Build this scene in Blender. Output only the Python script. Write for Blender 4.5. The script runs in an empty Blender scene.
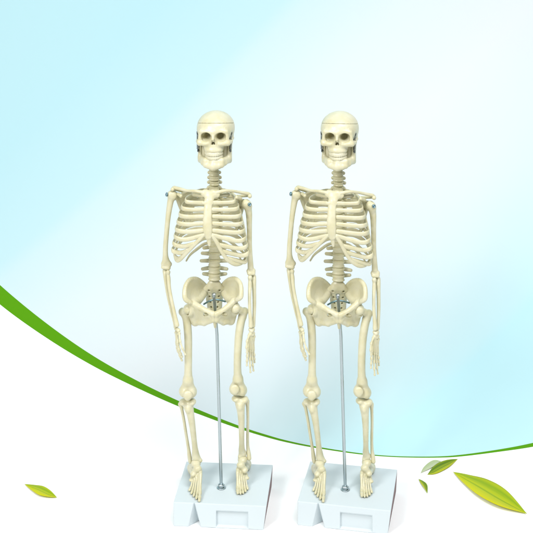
import bpy, math, random
import numpy as np
from mathutils import Vector, Matrix

random.seed(7)
SC = bpy.context.scene
COL = SC.collection

# ------------------------------------------------------------------ image coordinates and scale
# The skeletons are about 40 cm tall.  Joint positions are image pixels (across, down) with an assumed depth,
# unprojected through the camera into millimetres about the foot of the pole.
FOC, DIST, EYE = 1100.0, 1222.0, 658.0      # camera focal length, distance, height (image pixels, mm, mm)
TOP = 26.0                                  # thickness of the base board, mm
X0 = (221.3 - 266.5) * DIST / FOC           # where the first pole stands, mm


def P(px, py, y):
    d = DIST + y
    return np.array(((px - 266.5) * d / FOC - X0, y, EYE - (py + 81.0) * d / FOC))


def PZ(px, py, z):
    d = (EYE - z) * FOC / (py + 81.0)
    return np.array(((px - 266.5) * d / FOC - X0, d - DIST, z))


# ------------------------------------------------------------------ materials
def new_mat(name):
    m = bpy.data.materials.new(name)
    m.use_nodes = True
    nt = m.node_tree
    b = nt.nodes['Principled BSDF']
    return m, nt, b


def bone_material(name, c0, c1, rough=0.42, bump=0.12, sss=0.0):
    m, nt, b = new_mat(name)
    tc = nt.nodes.new('ShaderNodeTexCoord')
    n1 = nt.nodes.new('ShaderNodeTexNoise')
    n1.inputs['Scale'].default_value = 90.0
    n1.inputs['Detail'].default_value = 4.0
    rp = nt.nodes.new('ShaderNodeValToRGB')
    rp.color_ramp.elements[0].position = 0.32
    rp.color_ramp.elements[1].position = 0.66
    rp.color_ramp.elements[0].color = (*c1, 1)
    rp.color_ramp.elements[1].color = (*c0, 1)
    n2 = nt.nodes.new('ShaderNodeTexNoise')
    n2.inputs['Scale'].default_value = 420.0
    n2.inputs['Detail'].default_value = 5.0
    bp = nt.nodes.new('ShaderNodeBump')
    bp.inputs['Strength'].default_value = bump
    bp.inputs['Distance'].default_value = 0.0012
    mr = nt.nodes.new('ShaderNodeMapRange')
    mr.inputs['To Min'].default_value = rough - 0.08
    mr.inputs['To Max'].default_value = rough + 0.12
    L = nt.links.new
    L(tc.outputs['Object'], n1.inputs['Vector'])
    L(tc.outputs['Object'], n2.inputs['Vector'])
    L(n1.outputs['Fac'], rp.inputs['Fac'])
    L(rp.outputs['Color'], b.inputs['Base Color'])
    L(n2.outputs['Fac'], bp.inputs['Height'])
    L(n1.outputs['Fac'], mr.inputs['Value'])
    L(mr.outputs['Result'], b.inputs['Roughness'])
    L(bp.outputs['Normal'], b.inputs['Normal'])
    b.inputs['IOR'].default_value = 1.5
    if sss:
        b.inputs['Subsurface Weight'].default_value = sss
        b.inputs['Subsurface Radius'].default_value = (1.0, 0.7, 0.25)
        b.inputs['Subsurface Scale'].default_value = 0.0025
    return m


def plain_material(name, col, rough=0.5, metal=0.0, noise=0.0, scale=200.0):
    m, nt, b = new_mat(name)
    b.inputs['Base Color'].default_value = (*col, 1)
    b.inputs['Roughness'].default_value = rough
    b.inputs['Metallic'].default_value = metal
    if noise:
        tc = nt.nodes.new('ShaderNodeTexCoord')
        n = nt.nodes.new('ShaderNodeTexNoise')
        n.inputs['Scale'].default_value = scale
        n.inputs['Detail'].default_value = 4
        mx = nt.nodes.new('ShaderNodeMapRange')
        mx.inputs['To Min'].default_value = max(0.02, rough - noise)
        mx.inputs['To Max'].default_value = rough + noise
        bp = nt.nodes.new('ShaderNodeBump')
        bp.inputs['Strength'].default_value = 0.05
        bp.inputs['Distance'].default_value = 0.001
        nt.links.new(tc.outputs['Object'], n.inputs['Vector'])
        nt.links.new(n.outputs['Fac'], mx.inputs['Value'])
        nt.links.new(mx.outputs['Result'], b.inputs['Roughness'])
        nt.links.new(n.outputs['Fac'], bp.inputs['Height'])
        nt.links.new(bp.outputs['Normal'], b.inputs['Normal'])
    return m


BONE = bone_material('cream_bone_plastic', (0.605, 0.582, 0.42), (0.55, 0.518, 0.33), rough=0.30, bump=0.22, sss=0.22)
TOOTH = bone_material('tooth_plastic', (0.63, 0.61, 0.46), (0.58, 0.55, 0.38), rough=0.32)
DISC = bone_material('disc_plastic', (0.58, 0.55, 0.36), (0.52, 0.48, 0.29), sss=0.35)
STEEL = plain_material('zinc_steel', (0.42, 0.48, 0.50), 0.30, 1.0, 0.1)
DARKSTEEL = plain_material('dark_spring_steel', (0.12, 0.14, 0.14), 0.42, 0.8)
BLUESTEEL = plain_material('blued_screw', (0.20, 0.32, 0.37), 0.38, 0.9)
BOARD = plain_material('white_lacquer_board', (0.565, 0.63, 0.655), 0.55, 0.0, 0.12, 60)
BOARDEDGE = plain_material('raw_brown_board_edge', (0.20, 0.12, 0.12), 0.7, 0.0, 0.1, 300)


# ------------------------------------------------------------------ objects
def empty(name, loc=(0, 0, 0)):
    o = bpy.data.objects.new(name, None)
    o.empty_display_size = 0.02
    o.location = loc
    COL.objects.link(o)
    return o


def mesh_obj(name, verts, faces, mat, parent=None, smooth=True, scale=0.001):
    me = bpy.data.meshes.new(name)
    v = np.asarray(verts, dtype=float) * scale
    me.from_pydata(v.tolist(), [], [tuple(int(i) for i in f) for f in faces])
    me.update()
    if smooth:
        me.polygons.foreach_set('use_smooth', [True] * len(me.polygons))
    mats = mat if isinstance(mat, (list, tuple)) else [mat]
    for m in mats:
        me.materials.append(m)
    o = bpy.data.objects.new(name, me)
    COL.objects.link(o)
    if parent is not None:
        o.parent = parent
    return o


# ------------------------------------------------------------------ implicit solids (all in mm)
def rotz(a):
    c, s = math.cos(a), math.sin(a)
    return np.array(((c, -s, 0), (s, c, 0), (0, 0, 1.0)))


def basis(n, up=(0, 0, 1)):
    n = np.asarray(n, float); n = n / np.linalg.norm(n)
    u = np.cross(up, n); u /= np.linalg.norm(u)
    w = np.cross(n, u)
    return np.array((u, n, w))              # rows: local x, y(normal), z


class Cap:                                  # tapered capsule, optionally flattened along a direction
    def __init__(s, a, b, ra, rb, flat=None):
        s.a, s.b, s.ra, s.rb, s.flat = np.asarray(a, float), np.asarray(b, float), ra, rb, flat
        r = max(ra, rb)
        s.lo, s.hi = np.minimum(s.a, s.b) - r, np.maximum(s.a, s.b) + r

    def f(s, X, Y, Z):
        x, y, z = X - s.a[0], Y - s.a[1], Z - s.a[2]
        ba = s.b - s.a
        if s.flat is not None:
            n, k = np.asarray(s.flat[0], float), s.flat[1] - 1.0
            n = n / np.linalg.norm(n)
            d = (x * n[0] + y * n[1] + z * n[2]) * k
            x, y, z = x + d * n[0], y + d * n[1], z + d * n[2]
            ba = ba + n * (ba @ n) * k
        q = max(ba @ ba, 1e-9)
        t = np.clip((x * ba[0] + y * ba[1] + z * ba[2]) / q, 0, 1)
        return np.sqrt((x - t * ba[0]) ** 2 + (y - t * ba[1]) ** 2 + (z - t * ba[2]) ** 2) - (s.ra + (s.rb - s.ra) * t)


class Ell:                                  # ellipsoid, R rows = its own axes
    def __init__(s, c, r, R=None):
        s.c, s.r = np.asarray(c, float), np.asarray(r, float)
        s.R = np.eye(3) if R is None else R
        e = np.sqrt(((s.R.T * s.r) ** 2).sum(axis=1))
        s.lo, s.hi = s.c - e, s.c + e

    def f(s, X, Y, Z):
        x, y, z = X - s.c[0], Y - s.c[1], Z - s.c[2]
        R = s.R
        u = (R[0, 0] * x + R[0, 1] * y + R[0, 2] * z)
        v = (R[1, 0] * x + R[1, 1] * y + R[1, 2] * z)
        w = (R[2, 0] * x + R[2, 1] * y + R[2, 2] * z)
        k0 = np.sqrt((u / s.r[0]) ** 2 + (v / s.r[1]) ** 2 + (w / s.r[2]) ** 2)
        k1 = np.sqrt((u / s.r[0] ** 2) ** 2 + (v / s.r[1] ** 2) ** 2 + (w / s.r[2] ** 2) ** 2) + 1e-9
        return k0 * (k0 - 1) / k1


class Tri:                                  # thick triangle
    def __init__(s, a, b, c, r):
        s.p = [np.asarray(q, float) for q in (a, b, c)]
        s.r = r
        s.lo, s.hi = np.min(s.p, axis=0) - r, np.max(s.p, axis=0) + r

    def f(s, X, Y, Z):
        a, b, c = s.p
        n = np.cross(b - a, c - a)
        n2 = max(n @ n, 1e-9)
        best = None
        inside = None
        for p, q in ((a, b), (b, c), (c, a)):
            e = q - p
            x, y, z = X - p[0], Y - p[1], Z - p[2]
            t = np.clip((x * e[0] + y * e[1] + z * e[2]) / (e @ e), 0, 1)
            d = (x - t * e[0]) ** 2 + (y - t * e[1]) ** 2 + (z - t * e[2]) ** 2
            best = d if best is None else np.minimum(best, d)
            m = np.cross(n, e)
            i = (x * m[0] + y * m[1] + z * m[2]) >= 0
            inside = i if inside is None else (inside & i)
        x, y, z = X - a[0], Y - a[1], Z - a[2]
        pl = (x * n[0] + y * n[1] + z * n[2]) ** 2 / n2
        return np.sqrt(np.where(inside, pl, best)) - s.r


class Chain:                                # smooth tapered bar through many stations
    def __init__(s, pts, flat=None, n=5):
        p = np.array([np.r_[np.asarray(a, float), r] for a, r in pts])
        q = [2 * p[0] - p[1]] + list(p) + [2 * p[-1] - p[-2]]
        out = []
        for i in range(1, len(q) - 2):
            for j in range(n):
                t = j / n
                out.append(0.5 * ((2 * q[i]) + (-q[i - 1] + q[i + 1]) * t + (2 * q[i - 1] - 5 * q[i] + 4 * q[i + 1] - q[i + 2]) * t * t
                                  + (-q[i - 1] + 3 * q[i] - 3 * q[i + 1] + q[i + 2]) * t ** 3))
        out.append(p[-1])
        s.seg = [Cap(a[:3], b[:3], a[3], b[3], flat) for a, b in zip(out[:-1], out[1:])]
        s.lo = np.min([c.lo for c in s.seg], axis=0); s.hi = np.max([c.hi for c in s.seg], axis=0)

    def f(s, X, Y, Z):
        d = None
        for c in s.seg:
            e = c.f(X, Y, Z)
            d = e if d is None else np.minimum(d, e)
        return d


class Vol:
    def __init__(s, h=0.5):
        s.h, s.ops = h, []

    def add(s, prim, k=1.0):
        s.ops.append(('+', prim, k)); return s

    def cut(s, prim, k=0.8):
        s.ops.append(('-', prim, k)); return s

    def chain(s, pts, k=1.0, flat=None):    # pts: (position, radius)
        return s.add(Chain(pts, flat, 5 if len(pts) > 2 else 1), k)

    def px(s, pts, k=1.0, flat=None):       # pts: (across, down, depth, radius)
        return s.chain([(P(a, b, c), r) for a, b, c, r in pts], k, flat)

    def field(s):
        pos = [o[1] for o in s.ops if o[0] == '+']
        kk = max(o[2] for o in s.ops)
        lo = np.min([p.lo for p in pos], axis=0) - kk - 3 * s.h
        hi = np.max([p.hi for p in pos], axis=0) + kk + 3 * s.h
        n = np.ceil((hi - lo) / s.h).astype(int) + 1
        s.lo = lo
        ax = [lo[i] + s.h * np.arange(n[i]) for i in range(3)]
        s.ax = ax
        F = np.full(n, 6.0)
        for op, p, k in s.ops:
            m = k + 3 * s.h
            i0 = np.clip(np.floor((p.lo - m - lo) / s.h).astype(int), 0, n - 1)
            i1 = np.clip(np.ceil((p.hi + m - lo) / s.h).astype(int) + 1, 1, n)
            if np.any(i1 <= i0):
                continue
            sl = tuple(slice(i0[i], i1[i]) for i in range(3))
            d = p.f(ax[0][sl[0]][:, None, None], ax[1][sl[1]][None, :, None], ax[2][sl[2]][None, None, :])
            a = F[sl]
            k = max(k, 1e-4)
            if op == '+':
                h = np.maximum(k - np.abs(a - d), 0) / k
                F[sl] = np.minimum(a, d) - h * h * k * 0.25
            else:
                d = -d
                h = np.maximum(k - np.abs(a - d), 0) / k
                F[sl] = np.maximum(a, d) + h * h * k * 0.25
        s.F = F
        return F

    def mesh(s, F=None):
        if F is None:
            F = s.field()
        return nets(F, s.lo, s.h)

    def build(s, name, mat, parent):
        v, q = s.mesh()
        return mesh_obj(name, v, q, mat, parent)


def nets(F, lo, h):                          # naive surface nets
    ins = F < 0
    nx, ny, nz = F.shape
    cnt = np.zeros((nx - 1, ny - 1, nz - 1))
    acc = np.zeros((3, nx - 1, ny - 1, nz - 1))

    def c(A, o):
        return A[o[0]:nx - 1 + o[0], o[1]:ny - 1 + o[1], o[2]:nz - 1 + o[2]]
    for axis in range(3):
        others = [a for a in range(3) if a != axis]
        for u in (0, 1):
            for v in (0, 1):
                o0 = [0, 0, 0]; o0[others[0]] = u; o0[others[1]] = v
                o1 = list(o0); o1[axis] = 1
                m = c(ins, o0) != c(ins, o1)
                f0, f1 = c(F, o0)[m], c(F, o1)[m]
                t = f0 / (f0 - f1)
                cnt[m] += 1
                for k in range(3):
                    acc[k][m] += t if k == axis else o0[k]
    act = cnt > 0
    idx = np.full(act.shape, -1, dtype=int)
    idx[act] = np.arange(act.sum())
    I = np.argwhere(act)
    V = np.stack([acc[k][act] / cnt[act] for k in range(3)], axis=1)
    V = (V + I) * h + lo
    quads = []
    for axis in range(3):
        b, d = [(1, 2), (2, 0), (0, 1)][axis]
        a0 = [slice(1, -1)] * 3; a0[axis] = slice(0, -1)
        a1 = [slice(1, -1)] * 3; a1[axis] = slice(1, None)
        s0, s1 = ins[tuple(a0)], ins[tuple(a1)]
        for flag in (True, False):
            W = np.argwhere((s0 != s1) & (s0 == flag))
            if not len(W):
                continue
            base = W.copy()
            base[:, b] += 1; base[:, d] += 1
            q = []
            for db, dd in ((-1, -1), (0, -1), (0, 0), (-1, 0)):
                w = base.copy(); w[:, b] += db; w[:, d] += dd
                q.append(idx[w[:, 0], w[:, 1], w[:, 2]])
            q = np.stack(q, axis=1)
            quads.append(q if flag else q[:, ::-1])
    return V, np.concatenate(quads)


# ------------------------------------------------------------------ swept bars (mm)
def spline(pts, n=8):
    p = [np.asarray(q, float) for q in pts]
    p = [2 * p[0] - p[1]] + p + [2 * p[-1] - p[-2]]
    out = []
    for i in range(1, len(p) - 2):
        for j in range(n):
            t = j / n
            out.append(0.5 * ((2 * p[i]) + (-p[i - 1] + p[i + 1]) * t + (2 * p[i - 1] - 5 * p[i] + 4 * p[i + 1] - p[i + 2]) * t * t
                              + (-p[i - 1] + 3 * p[i] - 3 * p[i + 1] + p[i + 2]) * t ** 3))
    out.append(p[-2])
    return np.array(out)


def sweep(path, ra, rb, up=(0, 0, 1), sides=12):   # ra along `up`, rb across; arrays or numbers
    n = len(path)
    ra = np.broadcast_to(ra, (n,)).astype(float)
    rb = np.broadcast_to(rb, (n,)).astype(float)
    T = np.gradient(path, axis=0)
    T /= np.linalg.norm(T, axis=1)[:, None]
    V, Fc = [], []
    ext = []
    for end, (i, s) in enumerate(((0, -1), (n - 1, 1))):
        pass
    rings = []
    for i in range(n):
        rings.append((path[i], T[i], ra[i], rb[i]))
    e = min(ra[0], rb[0]); g = min(ra[-1], rb[-1])
    rings = [(path[0] - T[0] * e * q, T[0], ra[0] * w, rb[0] * w) for q, w in ((0.95, 0.3), (0.7, 0.72))] + rings + \
            [(path[-1] + T[-1] * g * q, T[-1], ra[-1] * w, rb[-1] * w) for q, w in ((0.7, 0.72), (0.95, 0.3))]
    for c, t, a, b in rings:
        u = np.asarray(up, float) - t * (np.asarray(up, float) @ t)
        if np.linalg.norm(u) < 0.05:
            u = np.array((0, 1.0, 0)) - t * t[1]
        u /= np.linalg.norm(u)
        w = np.cross(t, u)
        for k in range(sides):
            an = 2 * math.pi * k / sides
            V.append(c + u * a * math.cos(an) + w * b * math.sin(an))
    m = len(rings)
    for i in range(m - 1):
        for k in range(sides):
            k2 = (k + 1) % sides
            Fc.append((i * sides + k, i * sides + k2, (i + 1) * sides + k2, (i + 1) * sides + k))
    Fc.append(tuple(range(sides))[::-1])
    Fc.append(tuple((m - 1) * sides + k for k in range(sides)))
    return V, Fc


def merge(parts):
    V, Fc = [], []
    for v, f in parts:
        o = len(V)
        V += list(v)
        Fc += [tuple(i + o for i in q) for q in f]
    return V, Fc


def lathe(c, prof, sides=32, axis=(0, 0, 1)):      # prof: (radius, height)
    R = basis(axis, (0.123, 1, 0.01))
    V, Fc = [], []
    for r, h in prof:
        for k in range(sides):
            a = 2 * math.pi * k / sides
            V.append(np.asarray(c) + R[1] * h + R[0] * r * math.cos(a) + R[2] * r * math.sin(a))
    for i in range(len(prof) - 1):
        for k in range(sides):
            k2 = (k + 1) % sides
            Fc.append((i * sides + k, (i + 1) * sides + k, (i + 1) * sides + k2, i * sides + k2))
    Fc.append(tuple(range(sides)))
    Fc.append(tuple((len(prof) - 1) * sides + k for k in range(sides))[::-1])
    return V, Fc


# ------------------------------------------------------------------ the skeleton
root = empty('skeleton_model', (X0 * 0.001, 0, 0))


def build_skull():
    o = P(215.0, 133.6, -4.0)
    R = rotz(math.radians(-2.5))
    W = lambda x, y, z: o + R @ np.array((x, y, z), float)
    E = lambda c, r, a=0: Ell(W(*c), r, (R @ rotz(a)).T)
    C = lambda a, b, ra, rb, flat=None: Cap(W(*a), W(*b), ra, rb, flat)
    v = Vol(0.42)
    v.add(E((0.6, 6, 4.6), (20.8, 26, 19.4)))
    v.add(E((0.4, 3, 8.6), (19.8, 24, 15.0)), 3)
    v.add(E((0, -6, 5), (18.8, 16.5, 14)), 4)
    for s in (-1, 1):
        v.cut(E((s * 23.2, -10, -3), (4.6, 7, 8)), 3)
    v.add(C((-12.5, -18.5, 5.8), (0, -20.8, 5.2), 2.2, 2.4), 3)
    v.add(C((12.5, -18.5, 5.8), (0, -20.8, 5.2), 2.2, 2.4), 3)
    v.add(E((0, -13, -8.5), (12.0, 9.2, 10)), 3)               # maxilla
    v.add(E((0, -14.5, -14.5), (10.2, 8.8, 5.0)), 2.5)
    for s in (-1, 1):
        v.add(C((s * 8, -20.4, -7.5), (s * 15.4, -16.6, -6.8), 2.5, 3.1), 2.5)    # cheek
        v.add(C((s * 15.4, -16.4, -6.8), (s * 18.2, -8, -6.8), 3.0, 1.9), 1.5)
        v.add(C((s * 18.2, -8, -6.8), (s * 18.6, 6, -5.8), 1.9, 1.8), 1.2)    # arch
        v.add(C((s * 18.6, 6, -5.8), (s * 17.0, 12, -4), 1.8, 3), 2)
        v.add(C((s * 14.2, -17.7, 5.4), (s * 15.2, -16.8, -6.0), 2.2, 2.3), 1.6)
        v.add(E((s * 15, 14, -10), (4, 5, 6)), 3)
        v.add(C((s * 9.5, -2, -4), (s * 11.2, -2, -25.5), 4.8, 4.6), 2.5)           # pterygoid mass
        v.add(C((s * 0.9, -22, 2), (s * 3.2, -21.2, -6), 1.3, 1.2), 1.4)
    v.add(E((0, 8, -8), (12, 14, 6)), 4)
    v.add(C((0, 8, -10), (0, 8, -21), 6.5, 5.0), 3)
    v.add(C((0, -21.8, 4.2), (0, -25.4, -1.4), 1.8, 1.4), 1.2)    # nasal bone
    for s in (-1, 1):
        v.cut(E((s * 7.85, -21.5, 0.3), (5.45, 10.5, 5.0), s * -0.18), 1.1)
        v.cut(E((s * 7.0, -12.5, 0.2), (3.6, 6.5, 3.3), s * -0.1), 1.2)
        v.cut(E((s * 8.4, -24.6, -11.4), (3.4, 2.6, 2.6)), 2.5)    # canine hollow
        for yy in (-25.0, -22.5, -20.0, -17.5):
            v.cut(C((s * 0.15, yy, -2.6), (s * 1.0, yy + 0.6, -7.2), 0.8, 1.4), 0.35)
    F = v.field()
    Z = v.ax[2][None, None, :] - o[2]
    Y = v.ax[1][None, :, None] - o[1]
    cutp = Z - 15.2 + 0.17 * (Y + 21.0)
    lower = np.maximum(F, cutp)
    upper = np.maximum(F + 0.03, 0.2 - cutp)
    vv, q = nets(lower, v.lo, v.h)
    skull = mesh_obj('skull', vv, q, BONE, root)
    vv, q = nets(upper, v.lo, v.h)
    mesh_obj('skull_cap', vv, q, BONE, skull)
    # jaw
    j = Vol(0.42)
    for s in (-1, 1):
        j.add(C((0, -20.6, -31.6), (s * 8.5, -17.6, -30.6), 3.0, 3.0), 2)
        j.add(C((s * 8.5, -17.6, -30.6), (s * 11.5, -13.5, -29.3), 3.0, 2.8), 2)
        j.add(C((s * 11.5, -13.5, -29.3), (s * 15.8, -2.5, -29.0), 2.8, 2.8), 2)
        j.add(C((0, -20.4, -26.6), (s * 8.5, -17.2, -26.2), 2.5, 2.5), 3)
        j.add(C((s * 8.5, -17.2, -26.2), (s * 15.6, -4.0, -25.6), 2.5, 2.6), 3)
        j.add(C((s * 15.9, -1.0, -29.2), (s * 16.8, 2.5, -10), 2.8, 2.2), 2)
        j.add(C((s * 15.8, -5.0, -25.5), (s * 16.6, -5.4, -11), 2.4, 1.9), 2.5)
        j.add(C((s * 15.8, -2.0, -24.5), (s * 16.6, -1.8, -12), 2.4, 1.9), 2.5)
        j.add(C((s * 16.8, 2.5, -10), (s * 16.6, 4.4, -6.5), 2.2, 2.4), 1)
        j.add(E((s * 3.4, -21.0, -32.0), (3.4, 2.4, 2.2)), 4)
    j.add(E((0, -22.4, -31.4), (2.8, 2.4, 3.2)), 3.5)
    jaw = j.build('jaw', BONE, skull)
    # teeth: two arcades
    def arcade(z, zt, wide, front, hgt, name, parent):
        t = Vol(0.3)
        for i in range(14):
            a = (i - 6.5) / 6.5
            ang = a * 1.32
            x = wide * math.sin(ang)
            y = front + 13.5 * (1 - math.cos(ang))
            big = 1.18 + 0.35 * abs(a)
            if abs(a) < 0.12:
                big = 1.2
            t.add(Ell(W(x, y, z + 0.25 * abs(a)), (big * 0.94, 1.0 + 0.5 * abs(a), hgt), (R @ rotz(ang)).T), 0.7)
        t.build(name, TOOTH, parent)
    arcade(-18.6, 0, 8.9, -23.2, 2.4, 'upper_teeth', skull)
    arcade(-22.8, 0, 8.7, -22.6, 2.1, 'lower_teeth', skull)
    # jaw springs with a hook at the temple
    for s in (-1, 1):
        a, b = W(s * 18.2, -6.5, 2.6), W(s * 17.9, -8.2, -17.0)
        pts = []
        for i in range(200):
            t = i / 199
            c = a + (b - a) * t
            an = t * 2 * math.pi * 14
            rr = 1.25 if 0.08 < t < 0.92 else 0.4
            pts.append(c + R @ np.array((rr * math.cos(an), rr * math.sin(an), 0)))
        sp = sweep(np.array(pts), 0.36, 0.36, sides=6)
        pin = lathe(W(s * 14.2, -6.5, 2.2), [(0.1, 0), (1.0, 0.1), (1.0, 4.2), (1.9, 4.3), (1.9, 5.0), (1.2, 5.5), (0.1, 5.6)], 16, R @ np.array((s, 0, 0)))
        pin2 = lathe(W(s * 16.6, -8.4, -17.0), [(0.1, 0), (1.0, 0.1), (1.0, 1.0), (1.8, 1.1), (1.8, 1.7), (1.1, 2.2), (0.1, 2.3)], 16, R @ np.array((s, 0, 0)))
        mesh_obj('jaw_spring', *merge([sp, pin, pin2]), DARKSTEEL, skull)


build_skull()


# ------------------------------------------------------------------ spine
def spine_depth(py):
    return float(np.interp(py, [158, 180, 190, 205, 225, 245, 262, 284], [3.5, 5, 10, 17, 20, 16, 10, 11]))


def vertebra(px, py, bw, bd, hh, tp, tpdrop, sp, spdrop, k=0):
    y = spine_depth(py)
    c = P(px, py, y)
    v = Vol(0.45)
    for z in np.linspace(-hh, hh, 3):
        wst = 0.86 if z == 0 else 1.0
        v.add(Ell(c + (0, 0, z * 0.62), (bw * wst, bd * wst, hh * 0.62)), 0.8)
    v.add(Ell(c, (bw * 0.9, bd * 0.9, hh)), 0.5)
    yb = bd + 2.2
    for s in (-1, 1):
        v.add(Cap(c + (s * bw * 0.55, bd * 0.6, 0.4), c + (s * bw * 0.6, yb + 1.2, 0.4), 1.2, 1.3), 0.6)
        v.add(Cap(c + (s * bw * 0.6, yb, 0.4), c + (s * tp, yb * 0.75, 0.4 - tpdrop), min(2.5, hh * 0.9), min(1.95, hh * 0.85), ((0, 1, 0), 1.2)), 1.4)
        v.add(Cap(c + (s * bw * 0.6, yb + 1.0, 0.4), c + (0, yb + 2.6, -0.2), 1.3, 1.2), 0.6)
        v.add(Ell(c + (s * bw * 0.62, yb + 1.2, hh * 0.75), (1.3, 1.2, hh * 0.55)), 0.5)
    v.add(Cap(c + (0, yb + 2.2, 0), c + (0, yb + 2 + sp, -spdrop), 1.2, 1.0, ((1, 0, 0), 1.3)), 0.6)
    o = v.build('vertebra', BONE, root)
    d = c + (0, 0, hh + 0.25)
    pr = [(bw * 0.5, -0.7), (bw * 0.82, -0.6), (bw * 0.9, 0.0), (bw * 0.82, 0.6), (bw * 0.5, 0.7)]
    vv, ff = lathe(d, pr, 28)
    vv = [np.array((q[0], d[1] + (q[1] - d[1]) * bd / bw, q[2])) for q in vv]
    mesh_obj('spinal_disc', vv, ff, DISC, o)


for i in range(7):
    py = 159.0 + i * 4.85
    vertebra(214.2 + random.uniform(-.25, .25), py, 5.3 + 0.14 * i + random.uniform(-.2, .3), 4.2, 2.35, 5.7 + 0.12 * i + random.uniform(-.3, .5), random.uniform(0, 1.0), 3.4 + (3 if i == 6 else 0), 1.2)
TPY = [191.5 + i * 4.72 for i in range(12)]
for i in range(12):
    vertebra(214.3, TPY[i], 5.2 + 0.12 * i, 4.6 + 0.05 * i, 2.25, 8.6 - 0.15 * i, -0.6, 5.0, 4.4)
for i in range(5):
    vertebra(214.4, 249.0 + i * 7.0, 6.7 + 0.12 * i, 5.2, 3.45, (12.0, 13.8, 15.0, 13.6, 12.4)[i], (0.9, -1.0, -0.3, 1.0, -1.4)[i], 6.5, 1.5)

# ------------------------------------------------------------------ rib cage
st = Vol(0.42)
FL = ((0.12, 1, -0.2), 2.1)
st.px([(204.4, 193.4, -21, 4.0), (211, 194.2, -21, 4.4), (216.4, 194.2, -20, 4.0)], 1.5, FL)
st.px([(210.3, 195, -21, 6.0), (208.6, 201.5, -25, 4.6)], 2.5, FL)
st.px([(208.3, 202, -25, 4.3), (207.4, 216, -29, 4.7), (207.4, 228, -31, 5.2), (208.3, 235.5, -31, 4.0)], 2, FL)
st.px([(208.3, 235.5, -31, 3.2), (209.3, 245, -29, 1.5)], 1.5, FL)
st.cut(Ell(P(210.0, 188.6, -22), (3.6, 5, 2.6)), 1.5)
for i, y in enumerate((203, 209.5, 216.5, 223.5, 230.5)):
    for s in (-1, 1):
        st.add(Cap(P(207.6 + s * 2.5, y, -26 - i), P(207.6 + s * 4.6, y, -26 - i), 1.9, 1.6, FL), 1.0)
st.build('sternum', BONE, root)

CX = 210.4                                     # mid line of the cage
#      lateral (left x, right x, down), front bend (left x, down, depth), sternum or margin end (x, down, depth)
RIBS = [
    (193.0, 229.0, 193.5, 198.0, 195.5, -14, 203.0, 196.5, -19),
    (186.5, 234.5, 198.5, 193.0, 202.8, -19, 203.2, 203.0, -25),
    (182.7, 238.0, 205.0, 191.0, 209.8, -23, 203.0, 209.5, -27),
    (180.2, 240.5, 212.4, 189.8, 217.0, -25, 202.8, 216.5, -29),
    (178.2, 242.5, 219.8, 188.6, 224.4, -26, 202.8, 223.5, -30),
    (176.6, 244.2, 226.6, 187.2, 231.8, -26, 202.8, 230.5, -31),
    (175.6, 245.4, 233.2, 186.0, 239.5, -25, 204.5, 234.8, -31),
    (174.8, 246.0, 239.6, 183.2, 246.4, -21, 194.5, 243.8, -28),
    (174.5, 246.2, 246.2, 180.8, 252.8, -17, 187.8, 250.4, -24),
    (174.8, 246.0, 252.8, 178.3, 258.8, -12, 181.8, 257.2, -18),
]
right_extra = [0, 0, 0, 0, 0.3, 0.8, 1.4, 2.0, 2.6, 3.2]
for i, (xl, xr, lat, fx, fy, fd, gx, gy, gd) in enumerate(RIBS):
    Tp = TPY[i] + 0.6
    yb = spine_depth(Tp)
    for s in (-1, 1):
        X = (lambda x: x) if s < 0 else (lambda x: 2 * CX - x)
        ex = 0 if s < 0 else right_extra[i]
        xlat = xl if s < 0 else xr
        mid = -2 - 0.2 * i
        zv = P(214.3, Tp, yb)[2]
        zl = P(xlat, lat + ex, mid)[2]
        v0 = P(214.3, Tp, yb) + (s * 5.0, 4.5, 0)
        half = abs(P(xlat, lat, mid)[0] - P(CX + 1.5, lat, mid)[0])
        xc = P(CX + 2.2, lat, mid)[0]
        b1 = np.array((xc + s * half * 0.52, yb + 9.0 - 0.25 * i, zv - (zv - zl) * 0.10))
        b2 = np.array((xc + s * half * 0.86, yb + 1.0 - 0.3 * i, zv - (zv - zl) * 0.42))
        lt = P(xlat, lat + ex, mid)
        lt[2] = zl
        fr = P(X(fx) + (0 if s < 0 else 1.0), fy + ex, fd)
        m1 = (lt + fr) / 2 + np.array((s * half * 0.13, -5.5 if i else -1.5, 0.3))
        if i == 9:
            m1 = (lt + fr) / 2 + np.array((s * 1.5, -2.0, 0.0))
        en = P(gx, gy, gd)
        if s > 0:
            en = P(2 * 207.6 - gx + 0.8, gy, gd) if i < 7 else P(*((217.8, 244.8, -29), (221.4, 251.2, -27), (226.4, 258.2, -23.5))[i - 7])
        pts = [v0, b1, b2, lt, m1, fr, en]
        path = spline(pts, 8)
        n = len(path)
        t = np.linspace(0, 1, n)
        hgt = np.interp(t, [0, 0.1, 0.35, 0.6, 0.8, 1], [1.9, 2.3, 2.45, 2.5, 2.5, 2.4]) * (0.85 if i == 0 else 1.0)
        thk = np.interp(t, [0, 0.1, 0.5, 0.75, 1], [1.3, 1.0, 0.95, 1.2, 1.5])
        mesh_obj('rib', *sweep(path, hgt, thk, sides=12), BONE, root)
for i in (10, 11):                              # floating ribs
    Tp = TPY[i] + 0.6
    yb = spine_depth(Tp)
    for s in (-1, 1):
        v0 = P(214.3, Tp, yb) + (s * 5.0, 4.5, 0)
        L = 1.0 if i == 10 else 0.78
        pts = [v0, v0 + (s * 9 * L, 3.5, -2.5), v0 + (s * 19 * L, 0.5, -8 * L - 1), v0 + (s * 28 * L, -7, -14.5 * L), v0 + (s * 33.0 * L, -15, -20 * L)]
        path = spline(pts, 8)
        t = np.linspace(0, 1, len(path))
        mesh_obj('rib', *sweep(path, np.interp(t, [0, .5, 1], [1.6, 1.9, 1.2]), np.interp(t, [0, 1], [1.1, 0.9])), BONE, root)
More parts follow.
